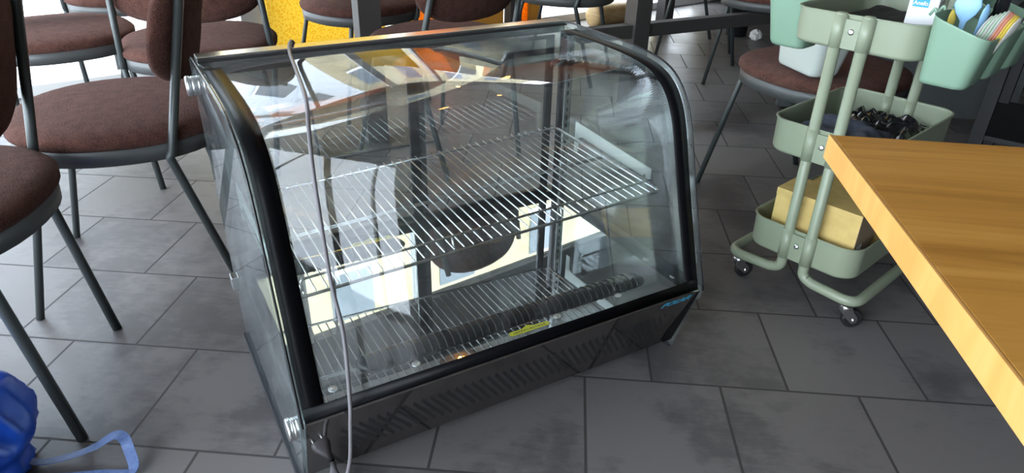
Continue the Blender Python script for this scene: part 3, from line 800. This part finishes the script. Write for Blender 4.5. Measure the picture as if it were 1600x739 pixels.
# cardboard cartons in the bottom tray
def carton(p, size, rz, label, fold=True):
    r = tput(empty('cardboard_carton', label=label, cat='carton', group='yellow cartons in the bottom tray'), p, rz)
    sx, sy, h = size
    box('carton_body', (-sx, -sy, 0), (sx, sy, h), 'card', r, .001)
    box('carton_lid', (-sx - .001, -sy - .001, h - .018), (sx + .0005, sy + .001, h + .001), 'card', r, .001)
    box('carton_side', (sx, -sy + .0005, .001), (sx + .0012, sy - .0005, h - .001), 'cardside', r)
    lab = box('barcode_label', (sx + .0011, -sy + .012, h * .12), (sx + .0020, -sy + .042, h * .48), 'paper', r)
    bm = bmesh.new(); y = -sy + .018; rr = random.Random(5)
    while y < -sy + .036:
        w = rr.choice((.0006, .0012, .002)); add_box(bm, (sx + .0021, y, h * .24), (sx + .0023, y + w, h * .40)); y += w + rr.choice((.0008, .0014))
    from_bm('barcode', bm, 'lampmetal', lab)
    return r
carton((.012, -.128, .1265), (.112, .055, .168), 0, 'nearest yellow cardboard carton in the bottom tray of the trolley')
carton((.020, .035, .1265), (.108, .055, .140), 0, 'second yellow cardboard carton, behind the nearest one in the bottom tray')
# middle tray: folded cloth bag and film-wrapped bundle
def crumple(name, sx, sy, sz_, amp, freq, material, seed=0., n=26):
    bm = bmesh.new(); bmesh.ops.create_grid(bm, x_segments=n, y_segments=n, size=1)
    for v in bm.verts:
        x, y = v.co.x, v.co.y; e = max(0, 1 - max(abs(x), abs(y)) ** 6)
        v.co = Vector((x * sx, y * sy, sz_ * (e ** .5) + amp * noise.noise(Vector((x * freq + seed, y * freq, seed))) * (e ** .5)))
    r = bmesh.ops.extrude_face_region(bm, geom=bm.faces[:]); vsx = [g for g in r['geom'] if isinstance(g, bmesh.types.BMVert)]
    for v in vsx: v.co.z = v.co.z * .02
    bmesh.ops.recalc_face_normals(bm, faces=bm.faces)
    return from_bm(name, bm, material, smooth=False)
cb = crumple('cloth_bag', .105, .095, .070, .022, 2.2, 'cloth', 2.); tput(cb, (-.015, -.090, .401), 0.08); tag(cb, 'folded slate blue cloth bag lying in the middle tray of the trolley', 'bag')
for p in cb.data.polygons: p.use_smooth = True
fm = crumple('plastic_bundle', .105, .085, .050, .020, 6., 'film', 5., 30); tput(fm, (.010, .095, .401), 0.); tag(fm, 'crumpled glossy black plastic film bundle at the far end of the middle tray', 'plastic wrap')
# dark cloth in the top tray and a printed paper carton
dc = crumple('black_cloth', .132, .185, .046, .010, 3., 'blackmatt', 9.); tput(dc, (0, 0, .677)); tag(dc, 'black cloth lying flat in the top tray of the trolley', 'cloth')
bx = tput(empty('paper_carton', label='white printed paper carton with a blue brand square, standing in the top tray', cat='carton'), (.088, -.075, .725), math.radians(8))
box('carton_body', (-.03, -.03, 0), (.03, .03, .16), 'paper', bx, .003)
bl = box('brand_patch', (-.022, -.0308, .046), (.010, -.0300, .084), 'bluelabel', bx)
text_mesh('brand_lettering', 'Anefo', .012, 'paper', bl, Matrix.Translation((-.006, -.0312, .054)) @ Matrix.Rotation(PI / 2, 4, 'X'))
bm = bmesh.new()
for i in range(9): add_box(bm, (.0300, -.022, .03 + i * .009), (.0303, -.022 + .040 * (1 - .3 * ((i * 7) % 3) / 2), .0315 + i * .009))
from_bm('small_print', bm, 'cardside', bx)

# hanging cups
def make_cup(name, m_, hx=.058, hy=.060, h=.122, slope=.017):
    # local x points away from the trolley, the hooks sit on the -x side
    r = empty(name)
    bm = bmesh.new()
    def R(k, z, sl=0.): return [(p[0] * k - (1 - k) * hx * .55, p[1] * k, z - sl * p[0] / hx) for p in rrect(hx, hy, .026, 6)]
    rings = [R(.68, 0), R(.76, .002), R(.81, .010), R(.985, h - .004, slope), R(1.0, h, slope), R(.965, h, slope), R(.77, .014), R(.66, .006)]
    add_rings(bm, rings); bmesh.ops.recalc_face_normals(bm, faces=bm.faces)
    from_bm('cup_body', bm, m_, r, smooth=True)
    for y in (-.024, .024):
        tube('rim_hook', fillet([(-hx, y, h + .010), (-hx - .006, y, h + .026), (-hx - .014, y, h + .010)], .006), .003, m_, r, 8)
    return r
def put_cup(c, p, rz, label, tilt=0., group='mint cups hooked on the trolley'):
    c.matrix_world = TM @ Matrix.Translation(p) @ Matrix.Rotation(rz, 4, 'Z') @ Matrix.Rotation(tilt, 4, 'X')
    tag(c, label, 'cup', group); return c
CX = .212
cup = make_cup('hanging_cup', 'mint')
put_cup(cup, (CX, -.178, .642), 0, 'nearest mint green cup on the trolley, holding blue and fanned plastic spoons')
cup2 = copy_tree(cup); put_cup(cup2, (CX, -.048, .642), 0, 'mint green cup right behind the nearest one, holding black cutlery')
cup3 = copy_tree(cup); put_cup(cup3, (CX, .082, .642), 0, 'farthest mint green cup on the right side of the trolley')
cup4 = copy_tree(cup); put_cup(cup4, (-CX, -.058, .628), PI, 'mint green cup hooked on the left side of the trolley')
wc = make_cup('pale_container', 'offwhite', .056, .122, .135, .020); wc.matrix_world = Matrix.Translation((.900, 2.125, .4835)) @ Matrix.Rotation(math.radians(14.4), 4, 'Z')
tag(wc, 'long off white plastic container standing on the brown seat behind the trolley', 'container')
# cutlery in the cups
def spoon(name, m_, p, rz, tilt, label, group, L=.15, bw=.022, cat='spoon'):
    bm = bmesh.new(); rings = []
    prof = [(0, .004, .002), (.45, .004, .002), (.62, .006, .0018), (.72, bw * .75, .0014), (.82, bw, .0012), (.92, bw * .85, .0012), (1.0, bw * .25, .001)]
    for t, w, th in prof:
        z = t * L; bow = -.010 * max(0, (t - .62)) * (1 - t) * 12
        rings.append([(w * math.cos(a), th * math.sin(a) + bow * (1 - (math.cos(a)) ** 2 * .4), z) for a in [2 * PI * i / 16 for i in range(16)]])
    add_rings(bm, rings); bmesh.ops.recalc_face_normals(bm, faces=bm.faces)
    o = from_bm(name, bm, m_, smooth=True)
    o.matrix_world = TM @ Matrix.Translation(p) @ Matrix.Rotation(rz, 4, 'Z') @ Matrix.Rotation(tilt, 4, 'X')
    return tag(o, label, cat, group)
spoon('plastic_spoon', 'spoonblue', (.192, -.160, .665), .17, -.02, 'large pale blue plastic spoon in the nearest mint cup', None, .160, .025)
spoon('plastic_spoon', 'spoonblue', (.214, -.150, .665), .9, .12, 'narrow pale blue plastic spoon beside the large blue one', None, .140, .009)
spoon('plastic_spoon', 'lemon', (.172, -.165, .665), 1.2, -.02, 'olive yellow plastic spoon mostly hidden left of the large blue one', None, .120, .012)
rr = random.Random(11)
order = ['leftmost', 'second from left', 'third from left', 'fourth from left', 'fifth from left', 'sixth from left', 'seventh from left', 'eighth from left', 'ninth from left', 'rightmost']
cols = ['clearplastic', 'hangerwhite', 'clearplastic', 'hangerwhite', 'clearplastic', 'coral', 'coral', 'lemon', 'lemon', 'clearplastic']
for i, cmat in enumerate(cols):
    nm = {'clearplastic': 'milky white', 'hangerwhite': 'pale green', 'coral': 'coral', 'lemon': 'yellow'}[cmat]
    spoon('plastic_spoon', cmat, (.205 + .0042 * i, -.200 + .005 * i, .662), 1.35, .36, '%s plastic spoon, %s in the fanned stack in the nearest mint cup' % (nm, order[i]),
          'fanned plastic spoons in the nearest mint cup', .150 - .003 * abs(i - 4), .016)
order = ['first', 'second', 'third', 'fourth', 'fifth', 'sixth', 'seventh']
for i in range(7):
    spoon('cutlery_handle', 'film', (.186 + .009 * i, -.060 + .011 * (i % 3), .660), rr.random() * 3, .14 + .2 * rr.random(), 'glossy black cutlery handle, %s from the trolley in the cup behind the nearest' % order[i], 'black cutlery in the second mint cup', .155 + .02 * rr.random(), .009, 'cutlery')
spoon('steel_spoon', 'chrome', (.125, .085, .690), 2.6, .25, 'nearer steel spoon standing behind the printed paper carton', 'steel spoons behind the paper carton', .155, .012)
spoon('steel_spoon', 'chrome', (.117, .135, .690), 2.9, .25, 'farther steel spoon standing behind the printed paper carton', 'steel spoons behind the paper carton', .150, .012)

# ------------------------------------------------------------------ blue bag and its strap
bag = empty('shopping_bag', (-1.062, .865, 0), 0, 'crumpled bright blue woven plastic shopping bag on the floor at the lower left', 'bag')
bm = bmesh.new(); bmesh.ops.create_icosphere(bm, subdivisions=5, radius=1)
for v in bm.verts:
    d = v.co.copy(); n1 = noise.noise(d * 1.3 + Vector((3, 1, 0)))
    fold = abs(noise.noise(Vector((d.x * 2.2 + d.z, d.y * 2.6, d.z * 1.2)) + Vector((7, 2, 4))))
    k = 1 + .12 * n1 - .22 * fold
    sq = 1 / max(abs(d.x), abs(d.y), abs(d.z)) ** .45
    v.co = Vector((d.x * .20 * k * sq, d.y * .15 * k * sq, d.z * .125 * k * sq))
    if v.co.z < -.095: v.co.z = -.095
bmesh.ops.translate(bm, vec=(0, 0, .095), verts=bm.verts)
from_bm('bag_body', bm, 'bluebag', bag, smooth=True)
def ribbon(name, pts, w, th, material, parent, updir=(0, 0, 1)):
    P = smooth_path(pts, 8); bm = bmesh.new(); rings = []
    for i, p in enumerate(P):
        t = (P[min(i + 1, len(P) - 1)] - P[max(i - 1, 0)]).normalized()
        u = i / (len(P) - 1); up = Vector((.25 * math.sin(u * 7), .3 * math.cos(u * 5), 1.)).normalized() if updir is None else Vector(updir)
        s = t.cross(up).normalized(); nn = s.cross(t)
        rings.append([p + s * w / 2 + nn * th / 2, p - s * w / 2 + nn * th / 2, p - s * w / 2 - nn * th / 2, p + s * w / 2 - nn * th / 2])
    add_rings(bm, rings); bmesh.ops.recalc_face_normals(bm, faces=bm.faces)
    return from_bm(name, bm, material, parent, smooth=False)
ribbon('bag_strap', [(p[0] + 1.062, p[1] - .865, p[2]) for p in ((-.93, .93, .03), (-.890, .930, .012), (-.837, .945, .014), (-.788, .955, .032), (-.755, .966, .050), (-.735, .962, .050), (-.724, .952, .030), (-.703, .922, .014), (-.715, .908, .010), (-.760, .906, .010), (-.82, .90, .008), (-.93, .89, .008))], .020, .0016, 'strap', bag, None)

# ------------------------------------------------------------------ pendant lamps (seen only as warm reflections)
def pendant(x, y, z, label):
    r = empty('pendant_lamp', (x, y, z), 0, label, 'lamp', 'warm pendant lamps')
    tube('cable', [(0, 0, .12), (0, 0, CH - z)], .003, 'lampmetal', r, 6)
    lathe('lamp_shade', [(.02, .13), (.03, .12), (.11, .02), (.12, .0), (.117, .0), (.105, .02), (.027, .115)], 'lampmetal', r, cap0=False, cap1=False)
    lathe('bulb', [(0, -.03), (.02, -.022), (.03, 0), (.022, .03), (.012, .05), (0, .055)], 'lampwarm', r, 16)
pendant(.35, 2.3, 1.75, 'black pendant lamp with warm bulb above the display case')
pendant(-.25, 2.9, 1.75, 'black pendant lamp with warm bulb above the chairs by the window')
